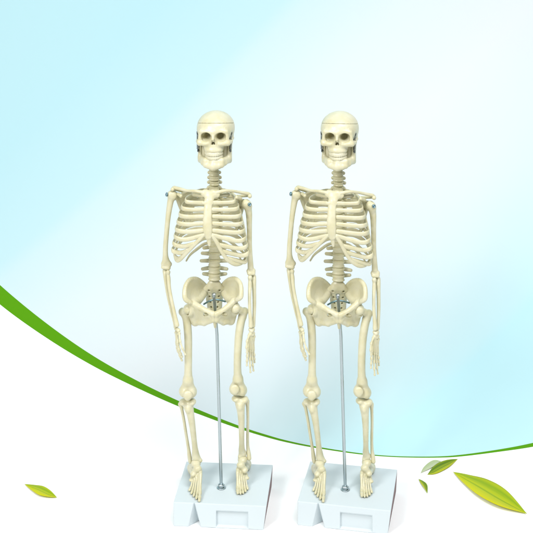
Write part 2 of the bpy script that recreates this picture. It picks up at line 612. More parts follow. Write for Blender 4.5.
for s, pts in ((-1, [(204.0, 234.6, -31), (198.0, 241.0, -29.5), (191.5, 247.6, -26.5), (185.0, 254.4, -22), (179.8, 259.8, -16), (176.6, 260.4, -10), (175.0, 257.0, -5)]),
               (1, [(212.4, 235.4, -31), (217.5, 243.5, -29.5), (222.0, 252.0, -27), (227.4, 259.6, -23.5), (235.0, 264.2, -18), (241.6, 263.0, -11), (245.6, 258.5, -5)])):
    path = spline([P(*q) for q in pts], 8)
    t = np.linspace(0, 1, len(path))
    mesh_obj('costal_margin', *sweep(path, np.interp(t, [0, .2, .8, 1], [1.9, 2.2, 2.2, 1.8]), np.interp(t, [0, 1], [1.7, 1.5])), BONE, root)

# ------------------------------------------------------------------ shoulders
for pts in ([(203.6, 192.6, -20), (196, 191.2, -18), (187, 190.6, -10), (180, 188.8, -3), (174.2, 187.6, 2)],
            [(216.4, 192.6, -20), (225, 190.8, -18), (234, 191.2, -10), (242, 192.6, -3), (248.4, 193.8, 2)]):
    path = spline([P(*q) for q in pts], 10)
    t = np.linspace(0, 1, len(path))
    mesh_obj('clavicle', *sweep(path, np.interp(t, [0, .12, .5, .85, 1], [2.6, 1.9, 1.55, 1.9, 2.1]), np.interp(t, [0, .12, .5, 1], [2.6, 1.9, 1.7, 2.6]), sides=14), BONE, root)

for s, A in ((-1, dict(gl=(176.5, 196.5, 6), ac=(173.4, 188.4, 5), sa=(191, 190.5, 22), ia=(187.5, 227, 24), sm=(196, 197.5, 26), co=(181.0, 196.0, -6))),
             (1, dict(gl=(243.6, 203.0, 6), ac=(249.6, 195.2, 5), sa=(231, 192, 22), ia=(237.0, 229, 23), sm=(226.5, 199, 26), co=(236.5, 197.6, -8)))):
    v = Vol(0.5)
    g, ac, sa, ia, sm, co = (P(*A[k]) for k in ('gl', 'ac', 'sa', 'ia', 'sm', 'co'))
    v.add(Tri(g, sa, sm, 0.85)); v.add(Tri(g, sm, ia, 0.85), 0.5)
    v.add(Cap(g, ia, 2.2, 1.6), 1.0); v.add(Cap(sa, sm, 1.2, 1.2), 0.8); v.add(Cap(sm, ia, 1.1, 1.5), 0.8); v.add(Cap(g, sa, 1.6, 1.1), 0.8)
    v.add(Ell(g, (2.8, 4.2, 4.4)), 1.4)
    v.add(Cap(sm, (sm + ac) / 2 + (0, 4, 0), 1.0, 1.6), 0.8); v.add(Cap((sm + ac) / 2 + (0, 4, 0), ac, 1.7, 2.0), 1.0)
    v.add(Cap(ac + (0, 1, 0), ac + (s * 0.4, -6, 0.4), 2.2, 2.3), 1.0)
    k1 = (g + co) / 2 + (0, -1, 2.5)
    v.add(Cap(g + (-s * 2, -1, 3), k1, 1.9, 1.8), 1.0); v.add(Cap(k1, co, 1.8, 2.0), 1.0)
    v.build('scapula', BONE, root)


# ------------------------------------------------------------------ arms
def screw(c, axis, parent, r=2.3):
    prof = [(0.2, -3), (r * 0.55, -2.9), (r * 0.55, 0), (r, 0.05), (r, 1.0), (r * 0.8, 1.5), (r * 0.45, 1.7), (r * 0.4, 1.1), (0.1, 1.1)]
    mesh_obj('joint_screw', *lathe(c, prof, 20, axis), BLUESTEEL, parent)


def finger(pts, r, parent, name='finger'):
    v = Vol(0.35)
    q = [P(*p) for p in pts]
    for i, (a, b) in enumerate(zip(q[:-1], q[1:])):
        rr = r * (1 - 0.1 * i)
        d = b - a
        v.add(Cap(a + d * 0.06, b - d * 0.06, rr * 0.78, rr * 0.70), 0.3)
        v.add(Ell(a + d * 0.07, (rr * 1.12,) * 3), 0.5)
        v.add(Ell(b - d * 0.08, (rr,) * 3), 0.5)
    return v.build(name, BONE, parent)


# image-left arm
v = Vol(0.5)
v.add(Ell(P(173.2, 195.4, 3), (5.3, 5.3, 5.3)))
v.add(Ell(P(170.6, 194.6, 1), (3.6, 4.2, 4.4)), 2)
v.px([(171.6, 197, 2, 4.0), (170.0, 204, 2, 3.5), (168.0, 218, 2, 2.9), (166.3, 236, 2, 2.75), (165.4, 250, 2, 2.9), (165.6, 260, 2, 3.3)], 2.0)
v.px([(163.6, 263.6, 2, 2.5), (169.4, 264.4, 2, 2.6)], 2.0)
v.px([(162.9, 267.2, 1, 2.1), (168.6, 268.0, 0, 2.3)], 1.5)
v.add(Cap(P(165.4, 258, 2), P(163.4, 264, 2), 2.6, 2.4), 1.5); v.add(Cap(P(165.8, 258, 2), P(169.4, 264, 2), 2.6, 2.4), 1.5)
h = v.build('humerus', BONE, root)
screw(P(167.2, 194.6, -1), (-0.92, -0.35, 0.15), h)
v = Vol(0.45)
v.px([(165.0, 270.2, 5, 2.6), (165.4, 274, 3, 2.7), (166.0, 282, 1, 2.1), (168.2, 296, -1, 1.9), (171.6, 311, -4, 1.75), (174.6, 323, -7, 1.7), (175.4, 327, -8, 2.0)], 1.2)
v.add(Ell(P(164.8, 271.5, 6), (2.5, 3.2, 3.0)), 1.2)
v.build('ulna', BONE, root)
v = Vol(0.45)
v.px([(168.2, 272.2, -2, 2.5), (168.2, 274.4, -2, 1.9), (168.6, 278.5, -3, 2.2), (169.4, 288, -6, 1.9), (171.6, 300, -8, 1.9), (174.6, 314, -10, 2.0), (177.0, 325, -12, 2.5)], 1.2)
v.build('radius', BONE, root)
hv = Vol(0.4)
for a, b, y in ((176.2, 329, -7), (177.6, 329.4, -11), (178.4, 330.6, -14), (176.4, 332.6, -6), (177.5, 333.0, -9.5), (178.8, 333.6, -13)):
    hv.add(Ell(P(a, b, y), (2.2, 2.2, 2.0)), 0.8)
ML = [((177.0, 334.5, -12), (178.0, 343.0, -16)), ((176.7, 334.8, -9.5), (177.4, 344.0, -11.5)), ((176.5, 334.6, -7), (176.9, 343.5, -7)), ((176.2, 334, -4.8), (176.6, 342.5, -2.8))]
for a, b in ML:
    hv.px([(*a, 1.5), (*[(q + w) / 2 for q, w in zip(a, b)], 1.2), (*b, 1.65)], 0.8)
hand = hv.build('hand', BONE, root)
FLp = [[(178.1, 344, -16.4), (179.2, 350, -18), (180.8, 354, -18), (182.2, 357, -17)],
       [(177.5, 345, -11.7), (178.8, 352, -13), (180.6, 357, -13), (182.0, 360.6, -12)],
       [(177.0, 344.5, -7), (178.0, 351, -8), (179.8, 355.6, -8), (181.2, 359, -7.2)],
       [(176.7, 343.4, -2.6), (177.3, 348.4, -3), (178.6, 352, -3), (179.6, 354.6, -2.4)]]
for p_ in FLp:
    finger(p_, 1.5, hand)
finger([(179.2, 332.6, -15), (180.0, 341, -20), (182.4, 348.5, -23), (185.6, 355.0, -24)], 1.4, hand, 'thumb')

# image-right arm
v = Vol(0.5)
v.add(Ell(P(246.0, 204.0, 1), (4.9, 5.2, 5.4)))
v.add(Ell(P(248.6, 205.6, 0), (3.8, 4.4, 5.0)), 2)
v.px([(248.0, 208, 1, 4.2), (249.0, 214, 2, 3.6), (249.4, 228, 2, 2.95), (249.6, 246, 2, 2.8), (250.2, 258, 2, 3.0), (250.6, 267, 2, 3.4)], 2)
v.px([(248.6, 271, 2, 2.5), (253.4, 270.6, 2, 2.5)], 2)
v.px([(249.0, 273.6, 0, 2.1), (253.6, 273.4, 1, 2.1)], 1.5)
h = v.build('humerus', BONE, root)
screw(P(249.4, 204.4, -5.6), (0.45, -0.88, 0.1), h, 2.1)
v = Vol(0.45)
v.px([(253.8, 276.5, 5, 2.6), (253.8, 281, 3, 2.8), (254.2, 290, 2, 2.3), (254.4, 305, 0, 2.1), (254.0, 318, -3, 1.9), (253.4, 326, -5, 2.1)], 1.2)
v.add(Ell(P(253.6, 278.0, 6), (2.6, 3.2, 3.4)), 1.2)
v.build('ulna', BONE, root)
v = Vol(0.45)
v.px([(250.0, 277.6, -1, 2.6), (249.9, 280.4, -1, 1.9), (250.0, 285, -2, 2.2), (249.6, 296, -5, 1.9), (249.8, 310, -7, 1.9), (250.6, 320, -8, 2.2), (250.8, 326, -9, 2.6)], 1.2)
v.build('radius', BONE, root)
hv = Vol(0.4)
for a, b, y in ((250.4, 329.6, -8), (253.0, 329.6, -6), (251.8, 331.0, -9), (250.6, 333.6, -9), (253.2, 333.4, -6), (252.0, 334.8, -8), (249.6, 335.6, -10), (253.6, 336.4, -5)):
    hv.add(Ell(P(a, b, y), (2.3, 2.2, 2.2)), 0.8)
MR = [((249.8, 337.6, -10.5), (248.0, 347.6, -14)), ((251.2, 338.2, -9.5), (250.0, 349.4, -12.5)), ((252.4, 338.4, -8), (251.8, 349.6, -10)), ((253.6, 338.4, -6), (253.4, 348.2, -7))]
for a, b in MR:
    hv.px([(*a, 1.6), (*[(q + w) / 2 for q, w in zip(a, b)], 1.25), (*b, 1.65)], 0.8)
hand = hv.build('hand', BONE, root)
for p_ in ([(247.9, 348.6, -14.4), (247.3, 356, -16.5), (247.0, 361, -17), (246.8, 365.6, -16.5)],
           [(249.9, 350.4, -12.8), (249.8, 359, -14.5), (250.1, 366, -15), (250.5, 372.6, -14.2)],
           [(251.8, 350.6, -10.2), (252.2, 359, -11.5), (252.8, 365, -11.8), (253.6, 371, -11.2)],
           [(253.4, 349.2, -7.1), (254.1, 355, -8), (254.4, 359, -8), (254.6, 362.4, -7.4)]):
    finger(p_, 1.5, hand)
finger([(249.2, 335.4, -11.5), (247.0, 341, -17), (246.4, 347.5, -20), (246.8, 353.0, -20)], 1.4, hand, 'thumb')

# ------------------------------------------------------------------ pelvis
v = Vol(0.5)
sac = [(214.2, 285.5, 12), (214.2, 292, 16), (214.4, 299, 20), (214.6, 306, 21), (214.8, 313, 18), (215.0, 319, 13)]
wid = [9.6, 10.6, 11.4, 10.0, 7.0, 4.0]
for (a, b, c), (a2, b2, c2), w, w2 in zip(sac[:-1], sac[1:], wid[:-1], wid[1:]):
    v.add(Cap(P(a - 1, b, c), P(a2 - .6, b2, c2), w * 0.72, w2 * 0.72, ((0, 1, 0), 2.0)), 2)
    v.add(Cap(P(a + 1, b, c), P(a2 + .6, b2, c2), w * 0.72, w2 * 0.72, ((0, 1, 0), 2.0)), 2)
for s in (-1, 1):
    v.add(Cap(P(214.2 + s * 4, 287.5, 13), P(214.2 + s * 10.6, 289.5, 16), 4.8, 3.6), 2.5)
    for i, (b, c) in enumerate(((290.5, 10), (296.2, 14.5), (301.8, 17.5), (307.0, 18))):
        v.cut(Ell(P(214.3 + s * (5.2 - 0.7 * i), b, c), (1.15, 2.6, 0.95)), 1.6)
v.px([(214.8, 318, 14, 1.9), (215.2, 323, 9, 1.3)], 1)
sacrum = v.build('sacrum', BONE, root)

for s in (-1, 1):
    if s < 0:
        rim = [(191.2, 303.0, -12), (185.6, 299.2, -14.5), (184.6, 292.4, -12), (185.8, 285.4, -7), (189.6, 279.8, -1), (195.6, 278.8, 6), (201.0, 281.6, 12), (205.6, 286.0, 16), (208.6, 290.0, 17)]
        hub = [(194.6, 303.4, -5), (199.0, 300.0, 3), (204.4, 293.0, 13)]
        ram = [(193.2, 303.4, -8), (199.0, 306.6, -14), (206.0, 310.6, -19), (213.2, 314.0, -21)]
        ace, isc, inf = (190.4, 310.0, -4), (195.4, 321.6, 1), (213.6, 319.6, -19)
        hip, sp_ = (189.2, 309.4, -4), 207
    else:
        rim = [(236.2, 300.0, -12), (240.6, 297.0, -14.5), (241.2, 290.4, -12), (240.2, 283.6, -7), (236.2, 279.0, -1), (230.6, 279.0, 6), (225.8, 281.8, 12), (222.2, 286.0, 16), (219.8, 290.0, 17)]
        hub = [(232.6, 302.0, -5), (228.6, 299.0, 3), (224.0, 293.0, 13)]
        ram = [(234.0, 301.0, -8), (229.2, 305.4, -14), (223.2, 310.2, -19), (216.4, 314.0, -21)]
        ace, isc, inf = (234.6, 308.8, -3), (230.6, 320.6, 1), (216.2, 319.6, -19)
        hip, sp_ = (235.0, 308.2, -8), 223
    v = Vol(0.5)
    rp = spline([P(*q) for q in rim], 3)
    hp = spline([P(*q) for q in hub], 3)
    nr, nh = len(rp), len(hp)
    mids = []
    for i in range(nr):
        j = i / (nr - 1) * (nh - 1)
        j0 = min(int(j), nh - 2)
        hq = hp[j0] + (hp[j0 + 1] - hp[j0]) * (j - j0)
        m = (rp[i] + hq) / 2 + np.array((s * 1.0, 3.2, -0.6))
        mids.append((m, hq))
    for i in range(nr - 1):
        a, b = rp[i], rp[i + 1]
        (m0, h0), (m1, h1) = mids[i], mids[i + 1]
        for t in (Tri(a, b, m0, 1.0), Tri(b, m1, m0, 1.0), Tri(m0, m1, h0, 1.3), Tri(m1, h1, h0, 1.3)):
            v.add(t, 2.4)
        tr = i / (nr - 2)
        rr0 = float(np.interp(tr, [0, .1, .25, .45, .7, .9, 1], [1.6, 2.1, 1.9, 1.45, 1.7, 1.5, 1.9]))
        v.add(Cap(a, b, rr0, rr0), 1.8)
    for i in range(nh - 1):
        v.add(Cap(hp[i], hp[i + 1], 2.5, 2.5), 3.5)
    v.px([(*q, r) for q, r in zip(ram, (3.8, 2.9, 2.7, 3.0))], 1.6)
    v.add(Ell(P(*ace), (6.6, 7.0, 7.2)), 3.0)
    v.add(Cap(P(*ace), P(*hub[0]), 5, 4.4), 2.5)
    a, b = P(*ace), P(*isc)
    v.add(Cap(a + (-s * 2, 3, -3), b, 5.6, 5.0), 2.5)
    sy = P(*ram[-1])
    iq = P(*inf)
    v.add(Cap(sy, iq, 3.0, 2.6), 1.2)
    mid_ = (iq + b) / 2 + np.array((0, -1, -2.2))
    v.add(Cap(iq, mid_, 3.0, 3.0), 1.6); v.add(Cap(mid_, b, 3.0, 3.8), 1.6)
    v.add(Tri(P(*ram[1]), sy, iq, 1.7), 1.6); v.add(Tri(P(*ram[1]), iq, b, 2.0), 1.6); v.add(Tri(P(*ram[1]), b, a, 2.4), 1.6)
    fo = P(206.2 if s < 0 else 224.8, 313.6, -11)
    v.add(Cap(fo + (-s * 1.5, 12, -2.5), fo + (-s * 1.0, 11, -7), 4.6, 4.0), 2.0)
    v.cut(Cap(fo + (-s * 1.2, -9, 3.0), fo + (-s * 0.8, 9, -2.8), 2.1, 2.2), 0.6)
    v.cut(Cap(fo + (s * 1.0, -9, 2.2), fo + (s * 0.8, 9, -3.4), 1.8, 2.0), 0.6)
    v.add(Cap(b + (0, 0, 0), b + (-s * 1.0, 5, 3), 4.0, 3.0), 1.5)
    v.cut(Ell(P(*hip) + (s * 2.6, -1.5, 0), (5.9, 5.9, 5.9)), 0.8)
    v.build('hip_bone', BONE, root)
v = Vol(0.5)
v.px([(214.8, 313.6, -21, 2.2), (215.0, 322, -18, 2.0), (215.2, 327.0, -14, 1.4)], 0.8)
v.build('pubic_symphysis', DISC, root)

# ------------------------------------------------------------------ legs
for s in (-1, 1):
    if s < 0:
        hd, tr = (188.2, 309.0, -5), (182.8, 312.0, 3)
        neck = (185.4, 311.0, -1)
        shaft = [(185.6, 315, 2, 4.4), (187.2, 324, 1, 4.55), (188.2, 338, -1, 4.4), (188.3, 356, -3, 4.25), (188.2, 370, -3, 4.3), (188.0, 380, -2, 5.0)]
        con = ((183.7, 391.2, 1), (192.2, 391.8, 1))
        pat = (187.7, 395.4, -9.5)
    else:
        hd, tr = (235.2, 308.2, -9), (244.2, 311.6, 1)
        neck = (239.8, 309.8, -3)
        shaft = [(242.6, 316, 1, 4.4), (240.4, 325, 0, 4.55), (238.6, 338, -1, 4.4), (237.6, 356, -3, 4.25), (237.5, 370, -3, 4.3), (238.0, 379, -2, 5.0)]
        con = ((234.0, 388.8, 0), (242.4, 390.2, 2))
        pat = (234.6, 389.4, -9.0)
    v = Vol(0.5)
    v.add(Ell(P(*hd), (5.5, 5.5, 5.5)))
    v.add(Cap(P(*hd), P(*neck), 3.4, 3.4), 1.5)
    v.add(Cap(P(*neck), P(*tr), 3.4, 3.6), 1.5)
    v.add(Ell(P(*tr) + (s * 1.2, 0, 0.5), (3.4, 4.0, 3.8)), 1.5)
    v.add(Cap(P(*tr), P(*shaft[0][:3]), 4.0, 4.3), 2)
    v.add(Ell(P(shaft[0][0] - s * 2.8, shaft[0][1] + 4, 4), (2.4, 2.6, 3.0)), 2)
    v.px(shaft, 2.0)
    for c in con:
        v.add(Cap(P(*shaft[-1][:3]), P(*c), 4.6, 4.8), 3)
        v.add(Ell(P(*c), (4.9, 7.6, 6.0)), 2)
    cm = [(a + b) / 2 for a, b in zip(*con)]
    v.add(Ell(P(*cm) + (0, -4.4, 1.0), (7.2, 4.0, 5.4)), 2.5)
    v.cut(Ell(P(*cm) + (0, -9.5, 0.5), (2.6, 2.6, 6)), 2.0)
    v.cut(Ell(P(*cm) + (0, 6, -3), (2.0, 5, 4.5)), 1.5)
    v.build('femur', BONE, root)
    v = Vol(0.4)
    v.add(Ell(P(*pat), (5.1, 2.6, 5.2)))
    v.add(Ell(P(*pat) + (0, 0, -2.8), (2.6, 1.9, 3.0)), 1.5)
    v.build('patella', BONE, root)
    v = Vol(0.5)
    if s < 0:
        pl = ((183.6, 402.0, 1), (191.8, 401.7, 1))
        ts = [(188.4, 406.6, 0, 5.6), (190.2, 413, -1, 4.3), (191.8, 422, 0, 3.7), (193.4, 434, 3, 3.2), (194.8, 446, 7, 3.1), (195.6, 453, 10, 3.9), (196.0, 457.0, 11, 4.6)]
        mal = (200.4, 460.4, 10)
        fb = [(180.6, 404.2, 6, 2.9), (181.8, 409, 6, 1.8), (184.2, 422, 7, 1.65), (186.4, 436, 9, 1.65), (188.4, 448, 12, 1.8), (189.6, 457, 14, 2.4), (190.2, 461.6, 14, 2.1)]
    else:
        pl = ((236.0, 398.4, 1), (244.2, 399.4, 2))
        ts = [(240.2, 404, 0, 5.6), (240.8, 411, -1, 4.3), (241.4, 421, 1, 3.6), (241.6, 434, 4, 3.1), (241.7, 444, 9, 3.0), (241.8, 450, 13, 3.7), (242.6, 453.4, 15, 4.4)]
        mal = (239.9, 456.6, 13)
        fb = [(247.0, 401.4, 7, 2.9), (247.6, 407, 7, 1.8), (247.9, 420, 8, 1.65), (247.6, 434, 11, 1.65), (247.8, 446, 15, 1.8), (248.6, 453, 16, 2.4), (249.2, 458.2, 15, 2.5)]
    v.add(Cap(P(*pl[0]), P(*pl[1]), 4.0, 4.0, ((0, 0, 1), 1.3)))
    v.add(Ell(P(*pl[0]), (4.8, 6.6, 3.2)), 1.5); v.add(Ell(P(*pl[1]), (4.8, 6.6, 3.2)), 1.5)
    v.px(ts, 3.0)
    tt = P(*ts[0][:3])
    v.add(Ell(tt + (0, -4.6, -1.5), (2.4, 2.2, 3.6)), 2)
    v.add(Cap(P(*ts[-1][:3]), P(*mal), 3.4, 2.3), 1.8)
    v.build('tibia', BONE, root)
    v = Vol(0.45)
    v.px(fb, 1.2)
    v.build('fibula', BONE, root)
    # foot
    zt = TOP + 1.8
    ank = P(*ts[-1][:3])
    if s < 0:
        tips = [(199.3, 500.6), (196.3, 498.6), (193.7, 496.2), (191.4, 493.6), (189.4, 490.6)]
        heel = PZ(191.6, 469.0, TOP + 4.6)
    else:
        tips = [(237.8, 493.2), (240.6, 493.8), (243.2, 493.2), (245.6, 491.6), (247.6, 489.2)]
        heel = PZ(247.0, 465.0, TOP + 4.6)
    T = [PZ(a, b, zt) for a, b in tips]
    ax = T[1] - heel
    ln = np.linalg.norm(ax[:2])
    d = np.array((ax[0], ax[1], 0)) / ln
    side = np.array((d[1], -d[0], 0)) * (1 if s < 0 else -1)       # towards the little toe
    if side @ (T[4] - T[0]) < 0:
        side = -side
    v = Vol(0.45)
    tal = ank + np.array((0, -1.0, -6.2))
    v.add(Ell(tal, (5.4, 6.4, 4.4)))
    v.add(Cap(heel + (0, 0, 0.4), tal + (0, 1, -2), 4.4, 4.2), 2.0)
    v.add(Cap(heel + d * -2 + (0, 0, 0.8), heel + d * 4, 4.6, 4.0), 2.0)
    nav = tal + d * 8 - side * 1.2 + (0, 0, -2.6)
    cub = tal + d * 7.5 + side * 3.4 + (0, 0, -8.2)
    v.add(Ell(nav, (4.4, 3.4, 3.0)), 2.2); v.add(Ell(cub, (3.4, 4.6, 2.8)), 2.2)
    v.add(Cap(tal, nav, 3.8, 3.0), 2.0); v.add(Cap(heel + d * 4, cub, 3.6, 2.6), 2.0)
    v.add(Cap(nav, cub, 3.0, 2.6), 2.0)
    bases, heads = [], []
    for i in range(5):
        b = nav + d * (4.6 - 0.7 * i) + side * (-2.8 + 2.1 * i)
        b[2] = TOP + 16.0 - 1.9 * i
        hd_ = T[i] - (T[i] - b) * (0.44 if i == 0 else 0.37)
        hd_[2] = TOP + (2.9 if i == 0 else 2.4)
        bases.append(b); heads.append(hd_)
        v.add(Cap(b, b - d * 5.0 + (0, 0, 1.6), 1.75, 2.3), 0.7)
        v.add(Cap(b - d * 4 + (0, 0, 0.6), (tal + (0, 0, -2)) * 0.6 + b * 0.4, 2.2, 3.0), 1.0)
        rr = 1.75 if i == 0 else 1.25
        mid = (b + hd_) / 2 + (0, 0, 0.12)
        v.chain([(b, rr * 1.15), (mid, rr * 0.88), (hd_, rr * 1.2)], 0.5)
    v.add(Ell(bases[4] + side * 2.2 - d * 1.5, (2.0, 2.4, 1.7)), 1.2)
    foot = v.build('foot', BONE, root)
    for i in range(5):
        tv = Vol(0.35)
        rr = 1.85 if i == 0 else 1.3
        a, b = heads[i], T[i]
        e = b - a
        a = a + e * 0.05
        cuts = [0, 0.55, 1.0] if i == 0 else [0, 0.5, 0.76, 1.0]
        for c0, c1 in zip(cuts[:-1], cuts[1:]):
            p0, p1 = a + (b - a) * c0, a + (b - a) * c1
            arch = np.array((0, 0, 0.8 if c0 == 0 else 0.3))
            tv.add(Cap(p0 + arch, p1 + arch * 0.5, rr, rr * 0.82), 0.25)
            tv.add(Ell(p0 + arch, (rr * 1.15,) * 3), 0.4)
        tv.build('toe', BONE, foot)

# ------------------------------------------------------------------ pole, brackets, base
pole_bot = PZ(221.3, 488.0, TOP)
pole_mid = P(217.0, 335.0, -2)
pole_top = P(213.9, 294.2, -3)
pole = mesh_obj('support_pole', *sweep(np.array([pole_bot, (pole_bot * 0.6 + pole_mid * 0.4), pole_mid, (pole_mid + pole_top) / 2, pole_top]), 1.75, 1.75, up=(0, 1, 0), sides=24), STEEL, root)
c = pole_bot
mesh_obj('washer', *lathe(c, [(1.5, 0.05), (5.0, 0.05), (5.0, 0.9), (4.7, 1.1), (1.5, 1.1)], 32), STEEL, pole)
hexv, hexf = lathe(c, [(1.5, 1.15), (3.3, 1.15), (3.6, 1.5), (3.6, 4.0), (3.3, 4.4), (1.5, 4.4)], 6)
mesh_obj('nut', hexv, hexf, STEEL, pole, smooth=False)
mesh_obj('nut', *[*lathe(P(213.9, 295.2, -3), [(1.5, -2.0), (2.6, -2.0), (2.6, 1.6), (2.0, 2.3), (0.05, 2.6)], 16)], STEEL, pole, smooth=False)
for a, b in (((213.9, 299.6, -3), (203.8, 304.2, 1)), ((214.0, 299.6, -3), (225.4, 301.6, 2))):
    q = spline([P(*a), (P(*a) + P(*b)) / 2 + (0, -1, 1.0), P(*b)], 6)
    mesh_obj('bracket_wire', *sweep(q, 0.95, 0.7, up=(0, 0, 1), sides=10), BLUESTEEL, pole)

# base board: rectangle with a wedge notch and a shallow recess in its front edge
corner = [PZ(186.3, 461.5, TOP), PZ(272.2, 464.6, TOP), PZ(267.2, 506.5, TOP), PZ(173.6, 502.0, TOP)]
cen = sum(corner) / 4
yaw = math.atan2((corner[1] - corner[0])[1] + (corner[2] - corner[3])[1], (corner[1] - corner[0])[0] + (corner[2] - corner[3])[0])
HW = (np.linalg.norm(corner[1] - corner[0]) + np.linalg.norm(corner[2] - corner[3])) / 4
HD = (np.linalg.norm(corner[3] - corner[0]) + np.linalg.norm(corner[2] - corner[1])) / 4
print('base yaw %.2f half %.1f %.1f' % (math.degrees(yaw), HW, HD), 'centre', cen)
import bmesh


def base_board():
    bm = bmesh.new()
    # outline in plan, front notch included as a wedge that is wide at the bottom and closes at the top
    bx = -HW + 22.5
    top = [(-HW, HD), (HW, HD), (HW, -HD), (bx + 0.5, -HD), (bx, -HD + 1.5), (bx - 0.5, -HD), (-HW, -HD)]
    bot = [(-HW, HD), (HW - 1.5, HD), (HW - 3.4, -HD), (bx + 7.5, -HD), (bx + 3.5, -HD + 13), (bx - 6.5, -HD), (-HW, -HD)]
    vt = [bm.verts.new((x, y, TOP)) for x, y in top]
    vb = [bm.verts.new((x, y, 0.0)) for x, y in bot]
    n = len(top)
    ft = bm.faces.new(vt[::-1])
    bm.faces.new(vb)
    sides = []
    for i in range(n):
        j = (i + 1) % n
        f = bm.faces.new((vt[i], vt[j], vb[j], vb[i]))
        sides.append(f)
    for i in (0, 1):                          # raw back and right edges
        sides[i].material_index = 1
    sides[6].material_index = 0
    bmesh.ops.recalc_face_normals(bm, faces=bm.faces)
    # recess in the front face
    fr = sides[2]
    r = bmesh.ops.inset_individual(bm, faces=[fr], thickness=4.0, depth=0.0)
    for v_ in fr.verts:                        # shape the inset into the label-sized recess
        x, y, z = v_.co
        v_.co.x = (bx + 24 if x < 0.25 * HW else HW - 20)
        v_.co.z = 19.0 if z > TOP / 2 else 1.0
    e = bmesh.ops.extrude_face_region(bm, geom=[fr])
    vs = [g for g in e['geom'] if isinstance(g, bmesh.types.BMVert)]
    bmesh.ops.translate(bm, verts=vs, vec=(0, 3.0, 0))
    for v_ in vs:
        v_.co.z += -2.2 if v_.co.z > TOP / 2 else 1.0
    bmesh.ops.delete(bm, geom=[fr], context='FACES')
    ed = [e_ for e_ in bm.edges if e_.is_manifold and e_.calc_face_angle(0) > 0.5]
    bmesh.ops.bevel(bm, geom=ed, offset=0.7, segments=2, affect='EDGES', profile=0.5)
    bmesh.ops.recalc_face_normals(bm, faces=bm.faces)
    M = Matrix.Translation((cen[0], cen[1], 0)) @ Matrix.Rotation(yaw, 4, 'Z')
    bm.transform(M)
    bm.transform(Matrix.Scale(0.001, 4))
    me = bpy.data.meshes.new('base')
    bm.to_mesh(me)
    bm.free()
    me.materials.append(BOARD); me.materials.append(BOARDEDGE)
    o = bpy.data.objects.new('base', me)
    COL.objects.link(o)
    o.parent = root


base_board()


def tag(o, label, cat, group=None):
    o['label'] = label
    o['category'] = cat
    if group:
        o['group'] = group


def copy_tree(o, parent=None):
    c = o.copy()
    COL.objects.link(c)
    if parent is not None:
        c.parent = parent
    for ch in list(o.children):
        copy_tree(ch, c)
    return c


tag(root, 'cream plastic skeleton model on white base, left one, the green band passing behind its shins', 'skeleton model', 'pair of skeleton models')
second = copy_tree(root)
# the twin is turned the same way towards the viewer: swung round the camera
swing = math.radians(-6.45)
cam_xy = Vector((0, -DIST * 0.001, 0))
rel = Vector(root.location) - cam_xy
rel = Matrix.Rotation(swing, 3, 'Z') @ rel
rel *= 0.9985
second.location = cam_xy + rel
second.rotation_euler = (0, 0, swing)
tag(second, 'cream plastic skeleton model on white base, right one, nearest the loose green leaves', 'skeleton model', 'pair of skeleton models')

# ------------------------------------------------------------------ printed paper sweep (floor and backdrop in one sheet)
YS, RAD, ZTOP, YF, XH = 62.0, 520.0, 1400.0, -700.0, 1300.0
ARC = RAD * math.pi / 2


def sheet(s):                                  # length along the sheet -> (y, z)
    if s < 0:
        return YS + s, 0.0
    if s < ARC:
        a = s / RAD
        return YS + RAD * math.sin(a), RAD * (1 - math.cos(a))
    return YS + RAD, RAD + s - ARC


def on_sheet(px, py):                          # image pixel -> place on the sheet
    k = (py + 81.0) / FOC
    lo, hi = -600.0, 1500.0
    for _ in range(60):
        m = (lo + hi) / 2
        y, z = sheet(m)
        if EYE - z - k * (DIST + y) > 0:
            lo = m
        else:
            hi = m
    y, z = sheet(lo)
    return (px - 266.5) * (DIST + y) / FOC, lo


UP = [(-40, 246), (0, 285), (46.9, 323.6), (93.8, 356.2), (140.6, 382.5), (178, 400.6), (201, 410.6), (222, 419.2), (247.7, 428.8), (270, 435.8), (285, 440), (310, 445.4), (352.6, 452.2), (379.6, 455.1), (405, 456.4), (437.5, 456.4), (462, 454.6), (500, 449.2), (533, 442.8), (580, 431)]
LW = [(-40, 268), (0, 304.5), (46.9, 338.2), (93.8, 366.4), (140.6, 389.6), (178, 406.2), (201, 415), (222, 422.8), (247.7, 431.6), (270, 438.2), (285, 442), (310, 447.0), (352.6, 453.5), (379.6, 456.2), (405, 457.5), (437.5, 457.7), (462, 456.4), (500, 451.7), (533, 446.8), (580, 437)]


def curve(tbl):
    q = np.array([on_sheet(a, b) for a, b in tbl])
    xs = np.linspace(-XH, XH, 321)
    # smooth cubic through the image points, straight beyond them
    sp = spline([np.array((a, b, 0)) for a, b in q], 12)[:, :2]
    ys = np.interp(xs, sp[:, 0], sp[:, 1])
    m0 = (sp[6, 1] - sp[0, 1]) / (sp[6, 0] - sp[0, 0])
    m1 = (sp[-1, 1] - sp[-7, 1]) / (sp[-1, 0] - sp[-7, 0])
    ys = np.where(xs < sp[0, 0], sp[0, 1] + m0 * (xs - sp[0, 0]), ys)
    ys = np.where(xs > sp[-1, 0], sp[-1, 1] + m1 * (xs - sp[-1, 0]), ys)
    return xs, ys


